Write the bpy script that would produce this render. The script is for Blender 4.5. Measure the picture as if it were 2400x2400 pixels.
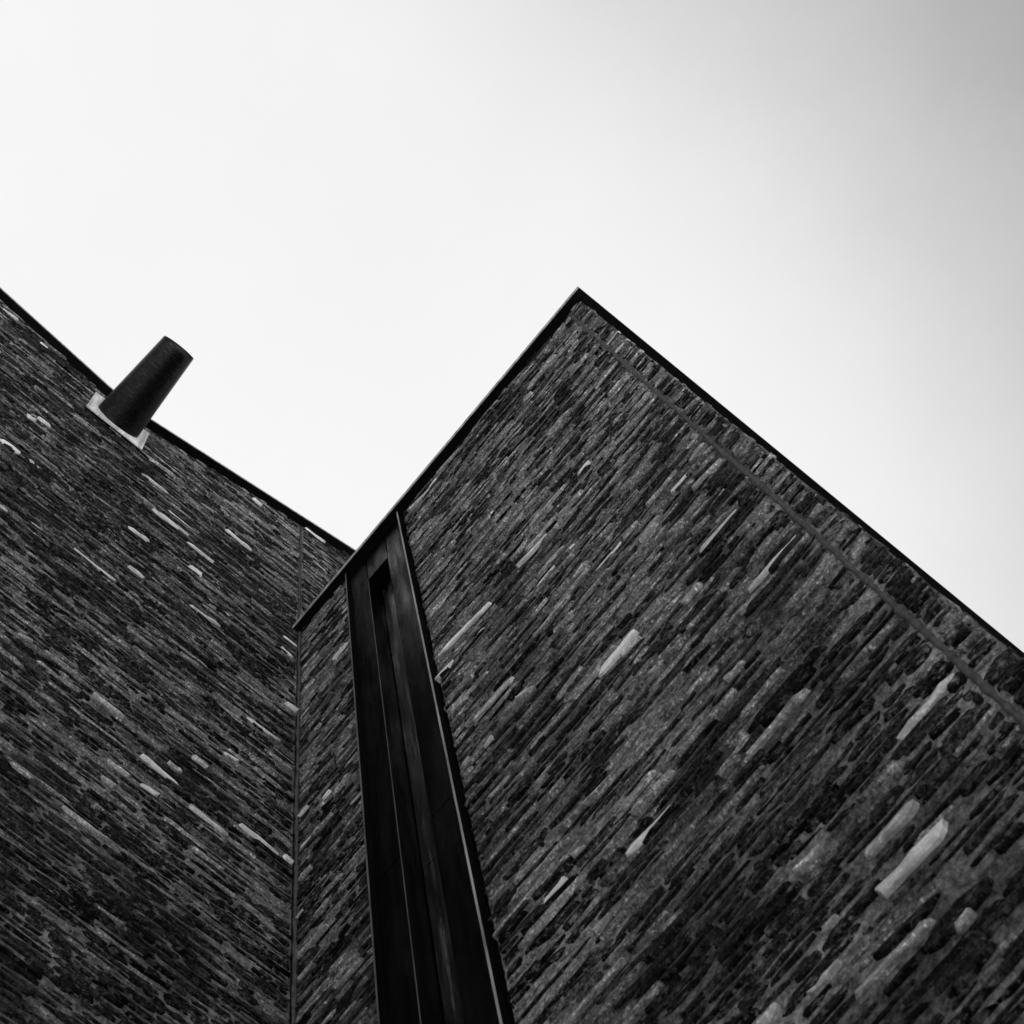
import bpy, math, random
import numpy as np
from mathutils import Matrix, Vector

# ------------------------------------------------------------------ scene, camera, light
for o in list(bpy.data.objects): bpy.data.objects.remove(o)
scene = bpy.context.scene
COL = scene.collection
random.seed(7); rng = np.random.default_rng(11)

EYE = 1.6                                     # camera height above the paving
R = np.array([[0.64317031, 0.76030983, 0.09088958],      # world = R @ camera axes
              [0.76026003, -0.61991348, -0.1941957],
              [-0.09130523, 0.19400062, -0.97674312]])
F = 5095.0 / 2400.0                           # focal length in picture widths
cam_data = bpy.data.cameras.new('camera')
cam_data.sensor_width = 36; cam_data.lens = 36 * F
cam_data.clip_start = .1; cam_data.clip_end = 2000
cam_data.dof.use_dof = True; cam_data.dof.focus_distance = 10.5; cam_data.dof.aperture_fstop = 11.0
cam = bpy.data.objects.new('camera', cam_data); COL.objects.link(cam)
m = Matrix.Identity(4)
for i in range(3):
    for j in range(3): m[i][j] = R[i][j]
m[2][3] = EYE
cam.matrix_world = m
scene.camera = cam

SUN_EL, SUN_AZ = math.radians(54), math.radians(-88)      # behind the left building
world = bpy.data.worlds.new('World'); scene.world = world; world.use_nodes = True
wt = world.node_tree; wt.nodes.clear()
sky = wt.nodes.new('ShaderNodeTexSky'); sky.sky_type = 'NISHITA'; sky.sun_disc = False
sky.sun_elevation = SUN_EL; sky.sun_rotation = SUN_AZ
sky.air_density = 1.2; sky.dust_density = 3.0; sky.ozone_density = 1.0
sep = wt.nodes.new('ShaderNodeSeparateColor')               # black and white film behind a red filter
gam = wt.nodes.new('ShaderNodeMath'); gam.operation = 'POWER'; gam.inputs[1].default_value = 3.2
ka = wt.nodes.new('ShaderNodeMath'); ka.operation = 'MULTIPLY'; ka.inputs[1].default_value = -.112     # film shoulder: 1 - exp(-k v)
kb = wt.nodes.new('ShaderNodeMath'); kb.operation = 'EXPONENT'
kc = wt.nodes.new('ShaderNodeMath'); kc.operation = 'SUBTRACT'; kc.inputs[0].default_value = 1.0
mul = wt.nodes.new('ShaderNodeMath'); mul.operation = 'MULTIPLY'; mul.inputs[1].default_value = 2.29
bg = wt.nodes.new('ShaderNodeBackground'); bg.inputs['Strength'].default_value = .15
out = wt.nodes.new('ShaderNodeOutputWorld')
tc = wt.nodes.new('ShaderNodeTexCoord'); sx = wt.nodes.new('ShaderNodeSeparateXYZ'); wt.links.new(tc.outputs['Generated'], sx.inputs[0])
pz = wt.nodes.new('ShaderNodeMath'); pz.operation = 'POWER'; pz.inputs[1].default_value = 6
az = wt.nodes.new('ShaderNodeMath'); az.operation = 'MAXIMUM'; az.inputs[1].default_value = 0
wt.links.new(sx.outputs[2], az.inputs[0]); wt.links.new(az.outputs[0], pz.inputs[0])
LEAN = (-0.0701, 0.0242, 0)                                               # keeps the sky model's pole out of the open sky
of = wt.nodes.new('ShaderNodeVectorMath'); of.operation = 'SCALE'
of.inputs[0].default_value = LEAN
ad = wt.nodes.new('ShaderNodeVectorMath'); ad.operation = 'ADD'; nm = wt.nodes.new('ShaderNodeVectorMath'); nm.operation = 'NORMALIZE'
wt.links.new(pz.outputs[0], of.inputs['Scale']); wt.links.new(tc.outputs['Generated'], ad.inputs[0]); wt.links.new(of.outputs[0], ad.inputs[1])
wt.links.new(ad.outputs[0], nm.inputs[0]); wt.links.new(nm.outputs[0], sky.inputs[0])
wt.links.new(sky.outputs[0], sep.inputs[0]); wt.links.new(sep.outputs[0], gam.inputs[0])
cn = wt.nodes.new('ShaderNodeTexNoise'); cn.inputs['Scale'].default_value = 5; cn.inputs['Detail'].default_value = 7; cn.inputs['Roughness'].default_value = .62
cr = wt.nodes.new('ShaderNodeMapRange'); cr.inputs['To Min'].default_value = .82; cr.inputs['To Max'].default_value = 1.18
cm = wt.nodes.new('ShaderNodeMath'); cm.operation = 'MULTIPLY'
wt.links.new(tc.outputs['Generated'], cn.inputs['Vector']); wt.links.new(cn.outputs['Fac'], cr.inputs['Value'])
wt.links.new(gam.outputs[0], cm.inputs[0]); wt.links.new(cr.outputs[0], cm.inputs[1])
wt.links.new(cm.outputs[0], ka.inputs[0]); wt.links.new(ka.outputs[0], kb.inputs[0])
wt.links.new(kb.outputs[0], kc.inputs[1]); zp = wt.nodes.new('ShaderNodeMath'); zp.operation = 'POWER'; zp.inputs[1].default_value = 45; wt.links.new(az.outputs[0], zp.inputs[0])
zm = wt.nodes.new('ShaderNodeMath'); zm.operation = 'MULTIPLY_ADD'; zm.inputs[1].default_value = -.06; zm.inputs[2].default_value = 1
wt.links.new(zp.outputs[0], zm.inputs[0])
c2 = wt.nodes.new('ShaderNodeMapRange'); c2.inputs['To Min'].default_value = .94; c2.inputs['To Max'].default_value = 1.03
wt.links.new(cn.outputs['Fac'], c2.inputs['Value'])
m2 = wt.nodes.new('ShaderNodeMath'); m2.operation = 'MULTIPLY'; wt.links.new(zm.outputs[0], m2.inputs[0]); wt.links.new(c2.outputs[0], m2.inputs[1])
m3 = wt.nodes.new('ShaderNodeMath'); m3.operation = 'MULTIPLY'; wt.links.new(m2.outputs[0], m3.inputs[0]); wt.links.new(kc.outputs[0], m3.inputs[1])
wt.links.new(m3.outputs[0], mul.inputs[0]); wt.links.new(mul.outputs[0], bg.inputs['Color'])
wt.links.new(bg.outputs[0], out.inputs[0])
sl = bpy.data.lights.new('sun', 'SUN'); sl.energy = 5.0; sl.angle = math.radians(.5); sl.color = (1, 1, 1)
so = bpy.data.objects.new('sun', sl); COL.objects.link(so)
sd = Vector((math.sin(SUN_AZ) * math.cos(SUN_EL), math.cos(SUN_AZ) * math.cos(SUN_EL), math.sin(SUN_EL)))
so.rotation_euler = sd.to_track_quat('Z', 'Y').to_euler()
scene.view_settings.view_transform = 'Standard'; scene.view_settings.look = 'None'
scene.view_settings.exposure = 1.5; scene.view_settings.gamma = 1
scene.view_settings.use_curve_mapping = False
scene.render.engine = 'CYCLES'

# ------------------------------------------------------------------ dimensions (z measured from the eye, moved up by EYE when built)
WY = 1.997           # plane of the front wall of the right building (faces -Y)
WX = -2.53           # plane of the wall of the left building (faces +X)
CX = .043            # outer corner of the right building
SOF = 12.545         # underside of the right building's coping
def soffit_left(y):  # the left parapet is a shallow V
    return np.where(np.asarray(y) < .469, 14.822 - .405 * (np.asarray(y) - .469), 14.822 + .607 * (np.asarray(y) - .469))

# ------------------------------------------------------------------ materials
def mat(name, build):
    mt = bpy.data.materials.new(name); mt.use_nodes = True
    n = mt.node_tree.nodes; l = mt.node_tree.links
    b = n['Principled BSDF']; build(n, l, b); return mt
def noise(n, l, vec, scale, detail=4, rough=.6, dist=0):
    t = n.new('ShaderNodeTexNoise'); t.inputs['Scale'].default_value = scale
    t.inputs['Detail'].default_value = detail; t.inputs['Roughness'].default_value = rough
    t.inputs['Distortion'].default_value = dist
    l.new(vec, t.inputs['Vector']); return t.outputs['Fac']
def ramp(n, l, fac, stops):
    r = n.new('ShaderNodeValToRGB'); l.new(fac, r.inputs[0])
    e = r.color_ramp.elements
    while len(e) < len(stops): e.new(.5)
    for k, (p, v) in enumerate(stops): e[k].position = p; e[k].color = (v, v, v, 1)
    return r.outputs[0]
def math_(n, l, op, a, b):
    t = n.new('ShaderNodeMath'); t.operation = op
    for k, v in enumerate((a, b)):
        if isinstance(v, (int, float)): t.inputs[k].default_value = v
        else: l.new(v, t.inputs[k])
    return t.outputs[0]
def mixf(n, l, f, a, b):
    t = n.new('ShaderNodeMix'); t.data_type = 'FLOAT'
    for s, v in ((0, f), (2, a), (3, b)):
        if isinstance(v, (int, float)): t.inputs[s].default_value = v
        else: l.new(v, t.inputs[s])
    return t.outputs[0]
def pos(n, l, sc=(1, 1, 1)):
    g = n.new('ShaderNodeNewGeometry'); mp = n.new('ShaderNodeMapping'); mp.inputs['Scale'].default_value = sc
    l.new(g.outputs['Position'], mp.inputs[0]); return mp.outputs[0]

MORTAR = .185
def damp(n, l):           # long faint run-off streaks
    return ramp(n, l, noise(n, l, pos(n, l, (1, 1, .12)), 3.2, 5, .65), [(.36, .68), (.5, 1.0), (.66, 1.18)])
def mortar_nodes(n, l):
    p = pos(n, l); ps = pos(n, l, (1, 1, 3))
    a = noise(n, l, p, 1.7, 3); b = noise(n, l, pos(n, l, (1, 1, .7)), 40, 8, .8)
    k = math_(n, l, 'MULTIPLY', ramp(n, l, a, [(.36, .38), (.64, 1.5)]), ramp(n, l, b, [(.39, .25), (.5, .85), (.61, 1.75)]))
    k = math_(n, l, 'MULTIPLY', k, damp(n, l))
    return math_(n, l, 'MULTIPLY', k, MORTAR)
def bump(n, l, b, fac, strength, dist):
    bp = n.new('ShaderNodeBump'); bp.inputs['Strength'].default_value = strength; bp.inputs['Distance'].default_value = dist
    l.new(fac, bp.inputs['Height']); l.new(bp.outputs[0], b.inputs['Normal'])
def b_mortar(n, l, b):
    l.new(mortar_nodes(n, l), b.inputs['Base Color'])
    b.inputs['Roughness'].default_value = .95; b.inputs['Specular IOR Level'].default_value = .04
    bump(n, l, b, noise(n, l, pos(n, l, (1, 1, 2.2)), 55, 8, .8), 1.0, .012)
M_MORTAR = mat('lime_mortar', b_mortar)

def stone_mat(name, kind):
    def f(n, l, b):
        at = n.new('ShaderNodeAttribute'); at.attribute_type = kind; at.attribute_name = 'tone'
        tone = at.outputs['Fac']
        ps = pos(n, l, (1, 1, 3.6)); p = pos(n, l)
        streak = ramp(n, l, noise(n, l, pos(n, l, (1, 1, 2)), 22, 8, .78, .4), [(.35, .1), (.5, .9), (.65, 2.8)])
        pit = ramp(n, l, noise(n, l, pos(n, l, (1, 1, .4)), 105, 4, .7), [(.38, .04), (.46, .8), (.56, 1.1), (.67, 3.2)])
        # pale stones are smoother, dark ones more scarred
        calm = math_(n, l, 'MINIMUM', math_(n, l, 'MULTIPLY', tone, 1.1), .85)
        var = mixf(n, l, calm, math_(n, l, 'MULTIPLY', streak, pit), 1.0)
        col = math_(n, l, 'MULTIPLY', tone, var)
        smear = ramp(n, l, noise(n, l, pos(n, l, (1, 1, 1.8)), 34, 6, .7), [(.53, 0), (.6, 1)])
        smear = math_(n, l, 'MULTIPLY', smear, math_(n, l, 'SUBTRACT', .62, math_(n, l, 'MULTIPLY', calm, .72)))
        smear.node.use_clamp = True
        l.new(mixf(n, l, smear, math_(n, l, 'MULTIPLY', col, damp(n, l)), mortar_nodes(n, l)), b.inputs['Base Color'])
        b.inputs['Roughness'].default_value = .8; b.inputs['Specular IOR Level'].default_value = .05
        bump(n, l, b, noise(n, l, pos(n, l, (1, 1, 1.5)), 45, 8, .8), 1.0, .014)
    return mat(name, f)
M_STONE = stone_mat('slate', 'GEOMETRY')
M_STONE_OBJ = stone_mat('slate_single', 'OBJECT')

def metal(name, base, rough, spec, streaks=True):
    def f(n, l, b):
        ps = pos(n, l, (1, 1, .09))
        s = noise(n, l, ps, 26, 5, .65)
        l.new(ramp(n, l, s, [(.35, base * .6), (.65, base * 1.6)]), b.inputs['Base Color'])
        l.new(ramp(n, l, noise(n, l, ps, 17, 4, .6), [(.3, max(.05, rough - .12)), (.7, rough + .16)]), b.inputs['Roughness'])
        sp = noise(n, l, ps, 9, 4, .6)
        t = ramp(n, l, sp, [(.42, spec * .35), (.62, spec * 1.9)]) if streaks else None
        if t is not None: l.new(t, b.inputs['Specular IOR Level'])
        else: b.inputs['Specular IOR Level'].default_value = spec
        bump(n, l, b, noise(n, l, pos(n, l, (1, 1, .35)), 5, 2), .25, .01)
    return mat(name, f)
M_BLACK = metal('black_zinc', .002, .34, .012)
M_VOID = metal('matt_black_lining', .003, .9, .02, False)
M_COPING = metal('coping_zinc', .0025, .6, .06, False)
M_EDGE = metal('sky_lit_zinc_edge', .22, .5, .5, False)  # paler copy of the zinc, sky reflection put into the colour
M_TRIM = metal('dull_zinc_edge', .08, .5, .4, False)
M_PLATE = metal('pale_steel', .62, .5, .5, False)
def b_glass(n, l, b):
    l.new(ramp(n, l, noise(n, l, pos(n, l, (1, 1, .05)), 34, 5, .7), [(.44, .003), (.55, .02), (.66, .09)]), b.inputs['Base Color'])  # pale streaks in the colour stand in for reflections
    b.inputs['Roughness'].default_value = .25
    b.inputs['Specular IOR Level'].default_value = .3
    bump(n, l, b, noise(n, l, pos(n, l, (1, 1, .12)), 9, 3), .35, .012)
M_GLASS = mat('dark_glass', b_glass)
def b_mastic(n, l, b):
    p = pos(n, l)
    l.new(ramp(n, l, noise(n, l, p, 30, 4), [(.35, .03), (.65, .075)]), b.inputs['Base Color'])
    b.inputs['Roughness'].default_value = .8; b.inputs['Specular IOR Level'].default_value = .2
    bump(n, l, b, noise(n, l, p, 40, 3), .3, .003)
M_MASTIC = mat('joint_mastic', b_mastic)
def b_spout(n, l, b):
    q = noise(n, l, pos(n, l, (150, 22, 22)), 1, 6, .7)
    l.new(ramp(n, l, q, [(.42, .006), (.56, .014), (.72, .09)]), b.inputs['Base Color'])
    b.inputs['Metallic'].default_value = .75
    b.inputs['Roughness'].default_value = .38
    bump(n, l, b, q, .25, .003)
M_SPOUT = mat('brushed_dark_steel', b_spout)
def b_pave(n, l, b):
    l.new(ramp(n, l, noise(n, l, pos(n, l), 2, 6), [(.3, .3), (.7, .42)]), b.inputs['Base Color'])
    b.inputs['Roughness'].default_value = .9
M_PAVE = mat('pale_paving', b_pave)
def b_roof(n, l, b):
    l.new(ramp(n, l, noise(n, l, pos(n, l), 3, 4), [(.3, .03), (.7, .05)]), b.inputs['Base Color'])
    b.inputs['Roughness'].default_value = .7
M_ROOF = mat('roof_membrane', b_roof)

# ------------------------------------------------------------------ helpers
def link(name, verts, faces, material, parent=None, smooth=False):
    me = bpy.data.meshes.new(name)
    v = [(a, b, c + EYE) for a, b, c in verts]
    me.from_pydata(v, [], faces); me.validate(); me.update()
    me.materials.append(material)
    if smooth:
        for p in me.polygons: p.use_smooth = True
    o = bpy.data.objects.new(name, me); COL.objects.link(o)
    if parent: o.parent = parent
    return o
def fast_mesh(name, V, FA, material, parent, tones=None, smooth=False):
    """V (n,3) with z from the eye, FA (m,k) face index array with constant k"""
    me = bpy.data.meshes.new(name)
    V = V.copy(); V[:, 2] += EYE
    k = FA.shape[1]
    me.vertices.add(len(V)); me.vertices.foreach_set('co', V.astype(np.float32).ravel())
    me.loops.add(FA.size); me.loops.foreach_set('vertex_index', FA.astype(np.int32).ravel())
    me.polygons.add(len(FA)); me.polygons.foreach_set('loop_start', np.arange(0, FA.size, k, dtype=np.int32))
    me.polygons.foreach_set('loop_total', np.full(len(FA), k, dtype=np.int32))
    if smooth: me.polygons.foreach_set('use_smooth', np.ones(len(FA), dtype=bool))
    me.update(calc_edges=True)
    if tones is not None:
        a = me.attributes.new('tone', 'FLOAT', 'POINT'); a.data.foreach_set('value', tones.astype(np.float32))
    me.materials.append(material)
    o = bpy.data.objects.new(name, me); COL.objects.link(o)
    if parent: o.parent = parent
    return o
BOXF = [(0, 3, 2, 1), (4, 5, 6, 7), (0, 1, 5, 4), (1, 2, 6, 5), (2, 3, 7, 6), (3, 0, 4, 7)]
def box(name, x0, x1, y0, y1, z0, z1, material, parent=None, bev=0):
    v = [(x0, y0, z0), (x1, y0, z0), (x1, y1, z0), (x0, y1, z0), (x0, y0, z1), (x1, y0, z1), (x1, y1, z1), (x0, y1, z1)]
    o = link(name, v, BOXF, material, parent)
    if bev:
        mo = o.modifiers.new('bevel', 'BEVEL'); mo.width = bev; mo.segments = 2
    return o
def empty(name, loc, label, cat):
    o = bpy.data.objects.new(name, None); COL.objects.link(o)
    o.empty_display_size = .3; o['label'] = label; o['category'] = cat
    return o

def vnoise(U, V, su, sv, seed):
    """smooth value noise sampled at arrays U, V"""
    r = np.random.default_rng(seed); G = r.random((256, 256))
    x = U / su; y = V / sv
    xi = np.floor(x).astype(int); yi = np.floor(y).astype(int); fx = x - xi; fy = y - yi
    fx = fx * fx * (3 - 2 * fx); fy = fy * fy * (3 - 2 * fy)
    g = lambda a, b: G[a % 256, b % 256]
    return (g(xi, yi) * (1 - fx) + g(xi + 1, yi) * fx) * (1 - fy) + (g(xi, yi + 1) * (1 - fx) + g(xi + 1, yi + 1) * fx) * fy - .5
def relief(U, V, seed):
    return (.003 * vnoise(U, V, .35, .2, seed) + .0045 * vnoise(U, V, .075, .03, seed + 1)
            + .003 * vnoise(U, V, .03, .014, seed + 2))

# wall frames: (u, v, d) -> world, u along the wall, v up, d proud of the wall
def frame_right(u, v, d): return np.stack([u, WY - d, v], -1)
def frame_left(u, v, d): return np.stack([WX + d, u, v], -1)
def frame_return(u, v, d): return np.stack([CX - .014 + .0158 * (u - WY) + d, u, v], -1)

def mortar_sheet(name, fr, u0, u1, v0, v1, step, parent, seed, top=None, flip=False):
    us = np.linspace(u0, u1, max(2, int((u1 - u0) / step) + 1)); vs = np.linspace(v0, v1, max(2, int((v1 - v0) / (step * .8)) + 1))
    U, V = np.meshgrid(us, vs, indexing='ij')
    if top is not None:
        t = top(U) + .012
        V = v0 + (V - v0) / (v1 - v0) * (t - v0)
    P = fr(U, V, relief(U, V, seed) - .0018).reshape(-1, 3)
    n, k = U.shape; idx = np.arange(n * k).reshape(n, k)
    a, b, c, d = idx[:-1, :-1], idx[1:, :-1], idx[1:, 1:], idx[:-1, 1:]
    FA = np.stack([a, b, c, d] if not flip else [a, d, c, b], -1).reshape(-1, 4)
    return fast_mesh(name, P, FA, M_MORTAR, parent, smooth=True)

# ------------------------------------------------------------------ stone shapes: unit pieces (u, v in -.5...5, d 0..1), 50 triangles each
NP = 10
def unit_stone(r):
    ang = np.array([-.42, -.14, .14, .42])
    # perimeter: 3 points along the top, 3 along the bottom, 2 at each end
    top = [(x, .5) for x in (.38, .02, -.36)]; bot = [(x, -.5) for x in (-.38, .0, .36)]
    per = [(.5, .22)] + top + [(-.5, .22), (-.5, -.22)] + bot + [(.5, -.22)]
    per = np.array(per)
    per[:, 0] += r.normal(0, .035, NP); per[:, 1] += r.normal(0, .13, NP)
    per[:, 1] *= 1 - .25 * r.random() * (per[:, 0] * (1 if r.random() < .5 else -1) + .5)
    per = np.clip(per, -.56, .56)
    inner = per * np.array([.96, .82]) + r.normal(0, .022, (NP, 2))
    tilt = r.normal(0, .22, 2)
    def dep(p, base): return base + tilt[0] * p[:, 0] + tilt[1] * p[:, 1] + r.normal(0, .07, len(p))
    V = np.concatenate([
        np.column_stack([per * 1.03, np.zeros(NP)]),
        np.column_stack([per, dep(per, .78)]),
        np.column_stack([inner, dep(inner, .98)])])
    T = []
    for k in range(NP):
        j = (k + 1) % NP
        T += [(k, j, NP + j), (k, NP + j, NP + k), (NP + k, NP + j, 2 * NP + j), (NP + k, 2 * NP + j, 2 * NP + k)]
    a, b = 2 * NP, 2 * NP
    order = [0, 9, 1, 8, 2, 7, 3, 6, 4, 5]
    q = [b + o for o in order]
    for k in range(len(q) - 2):
        t = (q[k], q[k + 1], q[k + 2]) if k % 2 else (q[k + 1], q[k], q[k + 2])
        T.append(t)
    return V, np.array(T)
UNITS = [unit_stone(np.random.default_rng(100 + k)) for k in range(60)]

def tone_of(r, dark):
    x = r.random()
    if x < .60 + dark: return .003 + .026 * r.random()
    if x < .93 + dark * .4: return .07 + .2 * r.random()
    if x < .994: return .22 + .2 * r.random()
    return .7 + .2 * r.random()

def lay_stones(u0, u1, v0, v1, features, r, hole=None, dark_fn=None, top=None, edge=(0, 0), lmin=.07, lmax=.27, proud=1.0, coarse=None):
    """rows of (u, v, length, height, depth, angle, tone, variant)"""
    out = []
    feats = [dict(u=(a[0] + b[0]) / 2, v=(a[1] + b[1]) / 2, L=max(.05, abs(b[0] - a[0])), h=t, tone=tn,
                  ang=math.atan2(b[1] - a[1], b[0] - a[0]) if b[0] > a[0] else math.atan2(a[1] - b[1], a[0] - b[0])) for a, b, t, tn in features]
    for f in feats:
        out.append((f['u'], f['v'], f['L'], f['h'] * 1.1, .012 * proud, f['ang'] * .6, f['tone'], int(r.integers(60)), 1))
    def segs(v):
        s = [(u0 + edge[0], u1 - edge[1])]
        if hole and hole[2] < v < hole[3]: s = [(u0 + edge[0], hole[0]), (hole[1], u1 - edge[1])]
        return s
    v = v0
    while v < v1:
        h = (.026 + .024 * r.random()) * (coarse(v) if coarse else 1)
        vc = v + h / 2
        for s0, s1 in segs(vc):
            if s1 - s0 < .03: continue
            u = s0 - (0 if r.random() < .6 else r.random() * .05)
            first = True
            while u < s1 - .02:
                L = (lmin + (lmax - lmin) * r.random() ** 1.4) * (coarse(v) if coarse else 1)
                a = max(u, s0) if first else u
                e = min(a + L, s1 + r.normal(0, .004))
                first = False
                if s1 - e < .035: e = s1 + r.normal(0, .004)
                g = .006 + .028 * r.random() ** 2
                LL = e - a - g
                if LL > .018:
                    uc = (a + e) / 2; hh = h * (.56 + .36 * r.random())
                    if r.random() < .16: hh *= .6
                    vv = vc + r.normal(0, .006) + .006 * math.sin(u * 2.3 + v * 1.1)
                    ok = not (top is not None and vv - hh / 2 > float(top(uc)) + .005)
                    if ok:
                        for f in feats:
                            if abs(uc - f['u']) < (LL + f['L']) / 2 - .015 and abs(vv - f['v']) < (hh + f['h']) / 2 - .25 * min(hh, f['h']):
                                ok = False; break
                    if ok:
                        dp = (.001 + .009 * r.random() ** 1.6) * proud * (coarse(v) if coarse else 1)
                        if r.random() < .08: dp += .004 * proud
                        dk = dark_fn(uc, vv) if dark_fn else 0
                        out.append((uc, vv, LL, hh, dp, r.normal(0, .012), tone_of(r, dk), int(r.integers(60)), 0))
                u = e
        v += h * .97 + .001
    return out

def px_size(P):
    c = R.T @ P
    if c[2] > -.5: return 0
    x = .5 + F * c[0] / -c[2]; y = .5 - F * c[1] / -c[2]
    if not (-.02 < x < 1.02 and -.02 < y < 1.02): return 0
    return F / -c[2]

STONE_MESH = {}
def build_stones(rows, fr, parent, singles, top=None, back=.012, seed=0):
    # choose the pieces that show largest
    score = []
    for k, (u, v, L, h, dp, an, tn, vr, ft) in enumerate(rows):
        P = fr(np.array(u), np.array(v), np.array(0.)); s = px_size(P)
        clipped = top is not None and v + h > float(top(u)) - .02 - L * .35
        score.append((s * L * h * (3 if ft else 1) if not clipped else 0, k))
    score.sort(reverse=True)
    chosen = {k for s, k in score[:singles] if s > 0}
    o0 = fr(np.array(0.), np.array(0.), np.array(0.)); eu = fr(np.array(1.), np.array(0.), np.array(0.)) - o0
    ev = fr(np.array(0.), np.array(1.), np.array(0.)) - o0; ed = fr(np.array(0.), np.array(0.), np.array(1.)) - o0
    hand = np.dot(np.cross(eu, ev), ed)
    VV, TT, TO = [], [], []; base = 0
    for k, (u, v, L, h, dp, an, tn, vr, ft) in enumerate(rows):
        rel = float(relief(np.array(u), np.array(v), seed)) * .6
        if k in chosen:
            key = (vr, hand > 0)
            if key not in STONE_MESH:
                V, T = UNITS[vr]
                me = bpy.data.meshes.new('stone')
                me.from_pydata(V.tolist(), [], (T if hand > 0 else T[:, ::-1]).tolist()); me.update()
                me.materials.append(M_STONE_OBJ); STONE_MESH[key] = me
            o = bpy.data.objects.new('stone', STONE_MESH[key]); COL.objects.link(o); o.parent = parent
            c, s = math.cos(an), math.sin(an)
            au = (eu * c + ev * s) * L; av = (-eu * s + ev * c) * h; ad = ed * (dp + back)
            loc = fr(np.array(u), np.array(v), np.array(rel - back))
            mm = Matrix(((au[0], av[0], ad[0], loc[0]), (au[1], av[1], ad[1], loc[1]), (au[2], av[2], ad[2], loc[2] + EYE), (0, 0, 0, 1)))
            o.matrix_world = mm; o['tone'] = float(tn)
            continue
        V, T = UNITS[vr]
        c, s = math.cos(an), math.sin(an)
        a = V[:, 0] * L; b = V[:, 1] * h
        uu = u + a * c - b * s; vv = v + a * s + b * c
        if top is not None: vv = np.minimum(vv, top(uu) + .008)
        P = fr(uu, vv, V[:, 2] * (dp + back) - back + rel)
        VV.append(P); TT.append((T if hand > 0 else T[:, ::-1]) + base); TO.append(np.full(len(V), tn)); base += len(V)
    o = fast_mesh('stone_facing', np.concatenate(VV), np.concatenate(TT), M_STONE, parent, np.concatenate(TO))
    o['kind'] = 'stuff'
    return o

# pixel (2400 x 2400 photograph) -> wall coordinates, used only to read the sizes and places of single stones
def ray(px): return R @ np.array([px[0] - 1200, 1200 - px[1], -5095.0])
def on_right(px): r = ray(px); q = r * (WY / r[1]); return (q[0], q[2])
def on_left(px): r = ray(px); q = r * (WX / r[0]); return (q[1], q[2])

FR = [((2068, 2092), (2233, 1930), .060, .62), ((2037, 2002), (2155, 1888), .042, .42), ((2112, 1733), (2251, 1584), .034, .45),
      ((1282, 2116), (1332, 2062), .048, .80), ((1025, 1534), (1155, 1422), .040, .78), ((1212, 1330), (1285, 1256), .036, .7),
      ((2017, 2335), (2180, 2164), .042, .30), ((1780, 2420), (1825, 2355), .045, .38), ((1602, 962), (1632, 930), .04, .5),
      ((1257, 1489), (1333, 1402), .036, .42), ((1457, 1538), (1507, 1498), .04, .4), ((1212, 1641), (1249, 1613), .04, .42),
      ((1137, 1753), (1159, 1728), .04, .42), ((1870, 2048), (1926, 1989), .03, .40), ((1935, 2185), (1970, 2155), .024, .32),
      ((1904, 2334), (1973, 2260), .026, .42), ((1025, 1594), (1066, 1547), .034, .6), ((761, 1874), (775, 1856), .03, .75),
      ((702, 1918), (724, 1890), .034, .6), ((690, 2163), (713, 2135), .034, .45), ((692, 2250), (767, 2175), .034, .3),
      ((783, 1550), (818, 1507), .03, .6), ((1310, 1950), (1460, 1800), .028, .24), ((1225, 2220), (1385, 2050), .04, .22),
      ((1395, 2190), (1433, 2148), .03, .34), ((1500, 1270), (1540, 1232), .03, .4), ((1110, 1690), (1210, 1590), .03, .4),
      ((1600, 1420), (1650, 1372), .03, .34), ((1700, 1600), (1750, 1555), .03, .3), ((960, 1200), (1010, 1145), .05, .3),
      ((2245, 2185), (2290, 2140), .03, .3), ((1345, 2010), (1372, 1985), .03, .4),
      # long black ones
      ((1215, 2040), (1275, 1975), .045, .02), ((1255, 2100), (1345, 2015), .042, .015), ((2060, 2240), (2200, 2110), .04, .015),
      ((2175, 2225), (2330, 2070), .06, .012), ((1690, 2240), (1850, 2085), .05, .015), ((1950, 1740), (2060, 1640), .04, .02),
      ((2230, 2330), (2330, 2215), .05, .02), ((1930, 1590), (2010, 1510), .03, .03)]
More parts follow.
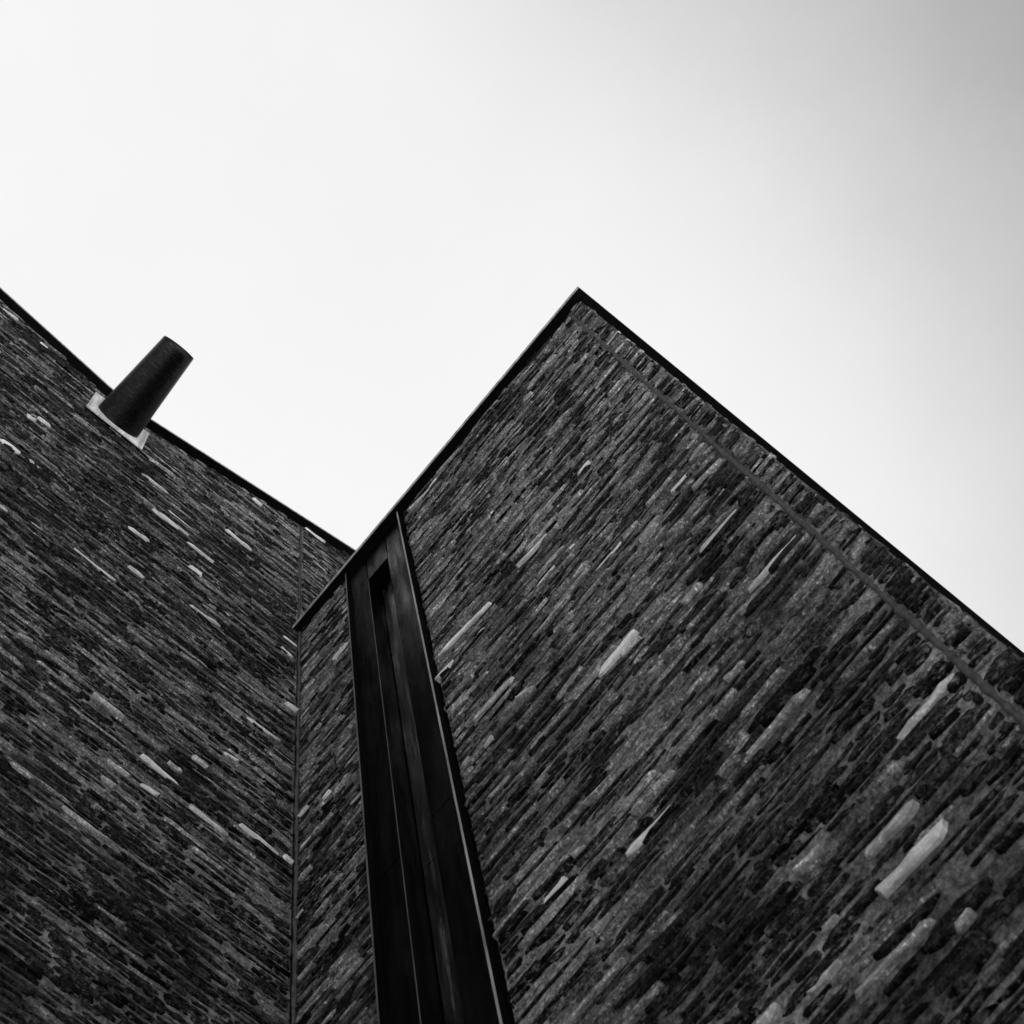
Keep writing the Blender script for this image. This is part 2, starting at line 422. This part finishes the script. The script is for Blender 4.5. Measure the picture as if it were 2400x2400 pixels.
FL = [((331, 1774), (420, 1843), .030, .78), ((444, 1892), (531, 1957), .030, .55), ((561, 1935), (648, 2001), .030, .6),
      ((663, 2008), (686, 2024), .045, .7), ((525, 1765), (556, 1789), .03, .7), ((235, 1821), (268, 1845), .03, .42),
      ((254, 1785), (306, 1825), .03, .42), ((328, 1839), (370, 1868), .022, .5), ((148, 1897), (254, 1973), .02, .36),
      ((449, 1776), (485, 1801), .03, .42), ((391, 1790), (424, 1812), .04, .35), ((528, 1243), (587, 1290), .05, .85),
      ((592, 1169), (614, 1186), .05, .75), ((360, 1198), (421, 1243), .03, .62), ((441, 1273), (499, 1320), .03, .65),
      ((335, 1114), (393, 1157), .03, .45), ((442, 1329), (470, 1350), .04, .62), ((300, 1236), (348, 1271), .03, .55),
      ((300, 1329), (340, 1358), .03, .6), ((0, 1031), (44, 1064), .05, .62), ((62, 973), (83, 987), .04, .55),
      ((85, 981), (119, 1000), .03, .5), ((441, 1422), (515, 1466), .03, .5), ((217, 1627), (286, 1683), .03, .42),
      ((709, 1233.5), (760, 1271), .04, .6), ((657, 1513), (687, 1550), .03, .5), ((667, 1650), (699, 1671), .035, .5),
      ((5, 725), (40, 750), .03, .5), ((452, 1990), (520, 2040), .03, .3), ((20, 1790), (75, 1830), .03, .3),
      ((244, 1988), (342, 2058), .045, .012), ((455, 1885), (545, 1950), .03, .015), ((315, 2060), (395, 2115), .04, .015),
      ((160, 2088), (265, 2165), .035, .015), ((430, 2145), (520, 2212), .035, .015), ((65, 2250), (165, 2330), .04, .02)]
feat_r = [(on_right(a), on_right(b), t * .9, tn if tn < .1 else min(.9, tn * 1.5)) for a, b, t, tn in FR]
feat_l = [(on_left(a), on_left(b), t * .9, tn if tn < .1 else min(.9, tn * 1.5)) for a, b, t, tn in FL]

# ------------------------------------------------------------------ setting: ground
gv = [(-300, -300, -EYE), (300, -300, -EYE), (300, 300, -EYE), (-300, 300, -EYE)]
g = link('ground', gv, [(0, 1, 2, 3)], M_PAVE); g['kind'] = 'structure'

# ------------------------------------------------------------------ right building
rb = empty('stone_building', (0, 0, 0), 'lower dark slate building with a black metal slit window and flat black coping', 'building')
WIN = (-2.0785, -1.578, -1.6, SOF)            # opening in the stone facing
front = empty('wall_dummy', (0, 0, 0), '', ''); bpy.data.objects.remove(front)
JX = -.059                                    # movement joint near the outer corner
BACK = 9.0
# solid core of the building, behind the facing
core_y = WY + .03
corev = [(WX, core_y, -EYE), (WIN[0], core_y, -EYE), (WIN[0], core_y + .2, -EYE), (WIN[1] + .0, core_y + .2, -EYE), (WIN[1], core_y, -EYE),
         (CX - .03, core_y, -EYE), (CX - .03 + .0158 * (BACK - WY), BACK, -EYE), (WX, BACK, -EYE)]
nt = len(corev)
vv = corev + [(a, b, SOF - .01) for a, b, c in corev]
link('core', vv, [tuple(range(nt))[::-1], tuple(range(nt, 2 * nt))] + [(k, (k + 1) % nt, nt + (k + 1) % nt, nt + k) for k in range(nt)], M_BLACK, rb)
wl = mortar_sheet('wall', frame_right, WIN[1] + .004, JX - .004, -EYE, SOF + .02, .011, rb, 31)
wl2 = mortar_sheet('wall', frame_right, WX - .02, WIN[0], -EYE, SOF + .02, .011, rb, 31)
wl3 = mortar_sheet('wall', frame_right, JX + .004, CX - .003, -EYE, SOF + .02, .011, rb, 31)
wr = mortar_sheet('wall', frame_return, WY - .004, BACK, -EYE, SOF + .02, .03, rb, 47)
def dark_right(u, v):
    return .10 * math.sin(u * 2.1 + 1.0 + v * .7) + .08 * math.sin(v * .83 + 2.2) + (.26 if v < 5.8 + .8 * u else -.15)  # drifting slate loads; the dark low step also paints in a vignette
r1 = np.random.default_rng(5)
def coarse_right(v): return 1.3 - .3 * min(1, max(0, (v - 5.0) / 3.5))     # heavier slates low down
def coarse_left(v): return 1.2 - .2 * min(1, max(0, (v - 7.0) / 2.5))
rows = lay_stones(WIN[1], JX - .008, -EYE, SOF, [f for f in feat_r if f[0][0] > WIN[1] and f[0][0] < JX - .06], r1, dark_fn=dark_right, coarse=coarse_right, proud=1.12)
build_stones(rows, frame_right, wl, 240, back=.014, seed=31)
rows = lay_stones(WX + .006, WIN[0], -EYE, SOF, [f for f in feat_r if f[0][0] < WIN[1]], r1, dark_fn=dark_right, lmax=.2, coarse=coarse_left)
build_stones(rows, frame_right, wl2, 30, back=.014, seed=31)
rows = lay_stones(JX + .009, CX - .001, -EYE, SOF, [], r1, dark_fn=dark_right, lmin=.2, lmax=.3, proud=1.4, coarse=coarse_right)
build_stones(rows, frame_right, wl3, 30, back=.014, seed=31)
rows = lay_stones(WY - .008, WY + 3.2, -EYE, SOF, [], r1)
build_stones(rows, frame_return, wr, 0, back=.014, seed=47)
# movement joint: a smooth mastic strip with a wavering edge
def mastic_strip(name, uc, w, v0, v1, fr, parent, d, seed, top=None):
    n = int((v1 - v0) / .02); vs = np.linspace(v0, v1, n)
    wv = w / 2 * (1 + .9 * vnoise(vs, vs * 0, .06, 1, seed) + .5 * vnoise(vs, vs * 0, .025, 1, seed + 9))
    c = uc + .004 * vnoise(vs, vs * 0, .5, 1, seed + 3) + .003 * vnoise(vs, vs * 0, .09, 1, seed + 4)
    cols = []
    for off, dd in ((-1, -.01), (-.85, d * .7), (0, d), (.85, d * .7), (1, -.01)):
        cols.append(fr(c + off * wv, vs, np.full(n, dd) + .002 * vnoise(vs, vs * 0, .05, 1, seed + 6)))
    P = np.stack(cols, 1); idx = np.arange(n * 5).reshape(n, 5)
    a, b, c2, d2 = idx[:-1, :-1], idx[:-1, 1:], idx[1:, 1:], idx[1:, :-1]
    return fast_mesh(name, P.reshape(-1, 3), np.stack([a, b, c2, d2], -1).reshape(-1, 4), M_MASTIC, parent, smooth=True)
mastic_strip('movement_joint', JX, .021, -EYE, SOF + .01, frame_right, rb, .005, 61)

# coping of the right building: an angle of folded zinc round the front and the return side
P_ = .058; FH = .066
def prism(name, poly, z0, z1, material, parent, bev=0):
    n = len(poly); v = [(a, b, z0) for a, b in poly] + [(a, b, z1) for a, b in poly]
    o = link(name, v, [tuple(range(n))[::-1], tuple(range(n, 2 * n))] + [(k, (k + 1) % n, n + (k + 1) % n, n + k) for k in range(n)], material, parent)
    if bev:
        mo = o.modifiers.new('bevel', 'BEVEL'); mo.width = bev; mo.segments = 2
    return o
XO = CX + .052
cop = prism('coping', [(WX + .004, WY - P_), (XO, WY - P_), (XO + .0158 * (BACK - WY), BACK), (XO - .4 + .0158 * (BACK - WY), BACK), (XO - .4, WY + .35), (WX + .004, WY + .35)],
            SOF, SOF + FH, M_COPING, rb, .003)
prism('roof', [(WX + .01, WY + .34), (XO - .41, WY + .34), (XO - .41 + .0158 * (BACK - WY), BACK), (WX + .01, BACK)], SOF - .12, SOF - .05, M_ROOF, rb)
# fascia face of the coping, painted pale for the sky's reflection
box('lit_fascia', WX + .004, XO, WY - P_ - .0035, WY - P_ - .0005, SOF - .006, SOF + FH - .012, M_EDGE, cop)

# ------------------------------------------------------------------ slit window in folded black metal
win = box('window', -2.069, -1.6025, WY + .118, WY + .2, -EYE, SOF - .001, M_BLACK, rb)     # backing box
def panel(name, x0, x1, y, z0, z1, m=M_BLACK, t=.004):
    return box(name, x0, x1, y, y + t, z0, z1, m, win, .0012)
XL, XR0, XR1, XW = -2.0685, -1.926, -1.752, -1.603
ZJ, ZH = 7.507, 12.03
g_ = .007
yp = WY + .002
panel('head_panel', XL, XR0 - g_ / 2, yp, ZH + g_, SOF - .002)
panel('head_panel', XR0 + g_ / 2, XR1 - g_ / 2, yp, 11.955, SOF - .002)
panel('head_panel', XR1 + g_ / 2, XW, yp, ZH + .025 + g_, SOF - .002)
for z0, z1 in ((-EYE, 2.9), (2.9 + .008, ZJ), (ZJ + .01, ZH)):
    panel('side_panel', XL, XR0, yp, z0, z1)
    panel('side_panel', XR1, XW, yp, z0, z1 + (.025 if z1 == ZH else 0))
yb = WY + .105
for z0, z1 in ((-EYE, 2.9), (2.9 + .008, ZJ), (ZJ + .01, 11.99)):
    panel('pane', XR0 + .004, XR1 - .004, yb, z0, z1, M_GLASS)
box('reveal', XR0 - .003, XR0, yp + .0045, yb + .01, -EYE, 11.95, M_BLACK, win)
box('reveal', XR1, XR1 + .003, yp + .0045, yb + .01, -EYE, 11.95, M_BLACK, win)
box('reveal', XR0 + .001, XR1 - .001, yp + .0045, yb + .01, 11.956, 11.959, M_BLACK, win)
# thin bright arris on the left reveal
box('edge_trim', XR0 - .0005, XR0 + .0012, yp - .001, yp + .003, -EYE, 11.95, M_TRIM, win)
box('edge_trim', XR1 - .0012, XR1 + .0003, yp - .001, yp + .003, -EYE, 11.95, M_BLACK, win)
# fins that frame the metalwork
for z0, z1 in ((-EYE, 7.78), (7.785, 12.0), (12.004, SOF - .001)):
    f_ = box('fin', -1.602, -1.592, WY - .029, WY + .12, z0, z1, M_VOID, win)
    box('gap_lining', -1.5915, -1.5765, WY + .02, WY + .12, z0, z1, M_VOID, win)
    box('edge_trim', -1.6018, -1.5922, WY - .0305, WY - .0292, z0, z1, M_EDGE, win)
for z0, z1 in ((-EYE, 7.31), (7.315, 12.14), (12.144, SOF - .001)):
    box('fin', -2.0775, -2.0695, WY - .028, WY + .12, z0, z1, M_VOID, win)
    box('edge_trim', -2.0774, -2.0696, WY - .0293, WY - .0282, z0, z1, M_TRIM, win)

# ------------------------------------------------------------------ left building
lb = empty('stone_building', (0, 0, 0), 'taller dark slate building with a shallow V roofline, behind the lower one', 'building')
Y0, Y1 = -3.2, 4.2
ys = [Y0, .469, Y1]
prof = [(y, float(soffit_left(y)) - .01) for y in ys]
cv = []
for x in (WX - .03, -9.0):
    for y, z in prof: cv.append((x, y, z))
    cv += [(x, Y1, -EYE), (x, Y0, -EYE)]
cf = [(0, 1, 2, 3, 4), (9, 8, 7, 6, 5), (0, 5, 6, 1), (1, 6, 7, 2), (2, 7, 8, 3), (3, 8, 9, 4), (4, 9, 5, 0)]
link('core', cv, cf, M_ROOF, lb)
lw = mortar_sheet('wall', frame_left, -2.0, 1.976, -EYE, 15.0, .0125, lb, 77, top=soffit_left)
lw2 = mortar_sheet('wall', frame_left, 2.001, Y1, SOF - .3, 15.0, .014, lb, 77, top=soffit_left)
lw3 = mortar_sheet('wall', frame_left, Y0, -2.0, -EYE, 15.0, .05, lb, 77, top=soffit_left)
def dark_left(u, v):
    return .05 + .08 * math.sin(u * 1.7 + .6 * v) + .07 * math.sin(v * 1.1 + .5) + (.16 if v < 7.6 else 0)  # dark slates low down; the step also puts vignetting into their tones
r2 = np.random.default_rng(9)
rows = lay_stones(-2.0, 1.973, -EYE, 16.0, [f for f in feat_l if f[0][0] < 1.98], r2, dark_fn=dark_left, top=soffit_left, coarse=coarse_left)
build_stones(rows, frame_left, lw, 280, top=soffit_left, back=.014, seed=77)
rows = lay_stones(2.004, 3.6, SOF - .2, 17.0, [f for f in feat_l if f[0][0] >= 1.98], r2, dark_fn=dark_left, top=soffit_left)
build_stones(rows, frame_left, lw2, 0, top=soffit_left, back=.014, seed=77)
mastic_strip('movement_joint', 1.988, .014, SOF, float(soffit_left(1.988)), frame_left, lb, .004, 83)
# corner joint where the two walls meet
def frame_corner(u, v, d): return np.stack([WX + .012 + u + d * .7, WY - .012 + u - d * .7, v], -1)
mastic_strip('corner_joint', .0, .012, -EYE, SOF, frame_corner, lb, .004, 91)
# coping in two raking lengths meeting over the spout
def rake(name, y0, y1, dz0, dz1, px, material, parent, xin=None):
    v = []
    xin = -3.1 if xin is None else xin
    for y in (y0, y1):
        z = float(soffit_left(y))
        v += [(xin, y, z + dz0), (px, y, z + dz0), (px, y, z + dz1), (xin, y, z + dz1)]
    return link(name, v, [(0, 1, 2, 3), (7, 6, 5, 4), (0, 4, 5, 1), (1, 5, 6, 2), (2, 6, 7, 3), (3, 7, 4, 0)], material, parent)
for a, b in ((Y0, .469), (.469, Y1)):
    c_ = rake('coping', a, b, 0, .03, WX + .062, M_COPING, lb)
    rake('lit_fascia', a, b, -.004, .024, WX + .0655, M_EDGE, c_, xin=WX + .0625)  # thin fascia face, sky light put into its pale colour
link('roof', [(-9, Y0, float(soffit_left(Y0)) - .004), (-3.1, Y0, float(soffit_left(Y0)) - .004), (-3.1, .469, 14.818), (-9, .469, 14.818),
              (-3.1, Y1, float(soffit_left(Y1)) - .004), (-9, Y1, float(soffit_left(Y1)) - .004)], [(0, 1, 2, 3), (3, 2, 4, 5)], M_ROOF, lb)

# ------------------------------------------------------------------ rainwater spout at the low point of the roofline
sp = empty('drain_spout', (0, 0, 0), 'dark tapered metal spout on a pale square plate below the dip of the left roofline', 'drain spout')
PY0, PY1, PZ0, PZ1 = .211, .661, 14.038, 14.67
box('mounting_plate', WX + .012, WX + .022, PY0, PY1, PZ0 + .0, PZ1, M_PLATE, sp, .002)
box('plate_shadow_strip', WX - .002, WX + .011, PY0 + .01, PY1 - .01, PZ0 - .012, PZ1 - .01, M_BLACK, sp)  # black backing whose lower strip stands in for the plate's shadow
cy, cz = .437, 14.268; r0, r1_ = .163, .121; xb = WX + .0225
n = 96; V = []; Fc = []
def ringx(t, ang, inner=0):
    # end is cut slightly back towards the top
    xt = -1.872 - .03 * math.sin(ang)
    x = xb + (xt - xb) * t; r = (r0 + (r1_ - r0) * t) - inner
    return (x, cy + r * math.cos(ang), cz + r * math.sin(ang))
NT = 12
for k in range(NT + 1):
    for j in range(n): V.append(ringx(k / NT, 2 * math.pi * j / n))
for k in range(NT + 1):
    for j in range(n): V.append(ringx(1 - k / NT * .9, 2 * math.pi * j / n, .004))
tot = 2 * (NT + 1)
for k in range(tot - 1):
    for j in range(n):
        j2 = (j + 1) % n; Fc.append((k * n + j, k * n + j2, (k + 1) * n + j2, (k + 1) * n + j))
Fc.append(tuple((tot - 1) * n + j for j in range(n)))
pipe = link('pipe', V, Fc, M_SPOUT, sp, True)
# weld collar where the pipe meets the plate
V = []; Fc = []
for k, (dx, dr) in enumerate(((0, .002), (.001, .002), (.002, .001), (.0025, -.001))):
    for j in range(n):
        a = 2 * math.pi * j / n; V.append((xb + dx, cy + (r0 + dr) * math.cos(a), cz + (r0 + dr) * math.sin(a)))
for k in range(3):
    for j in range(n): j2 = (j + 1) % n; Fc.append((k * n + j, k * n + j2, (k + 1) * n + j2, (k + 1) * n + j))
link('collar', V, Fc, M_PLATE, sp, True)
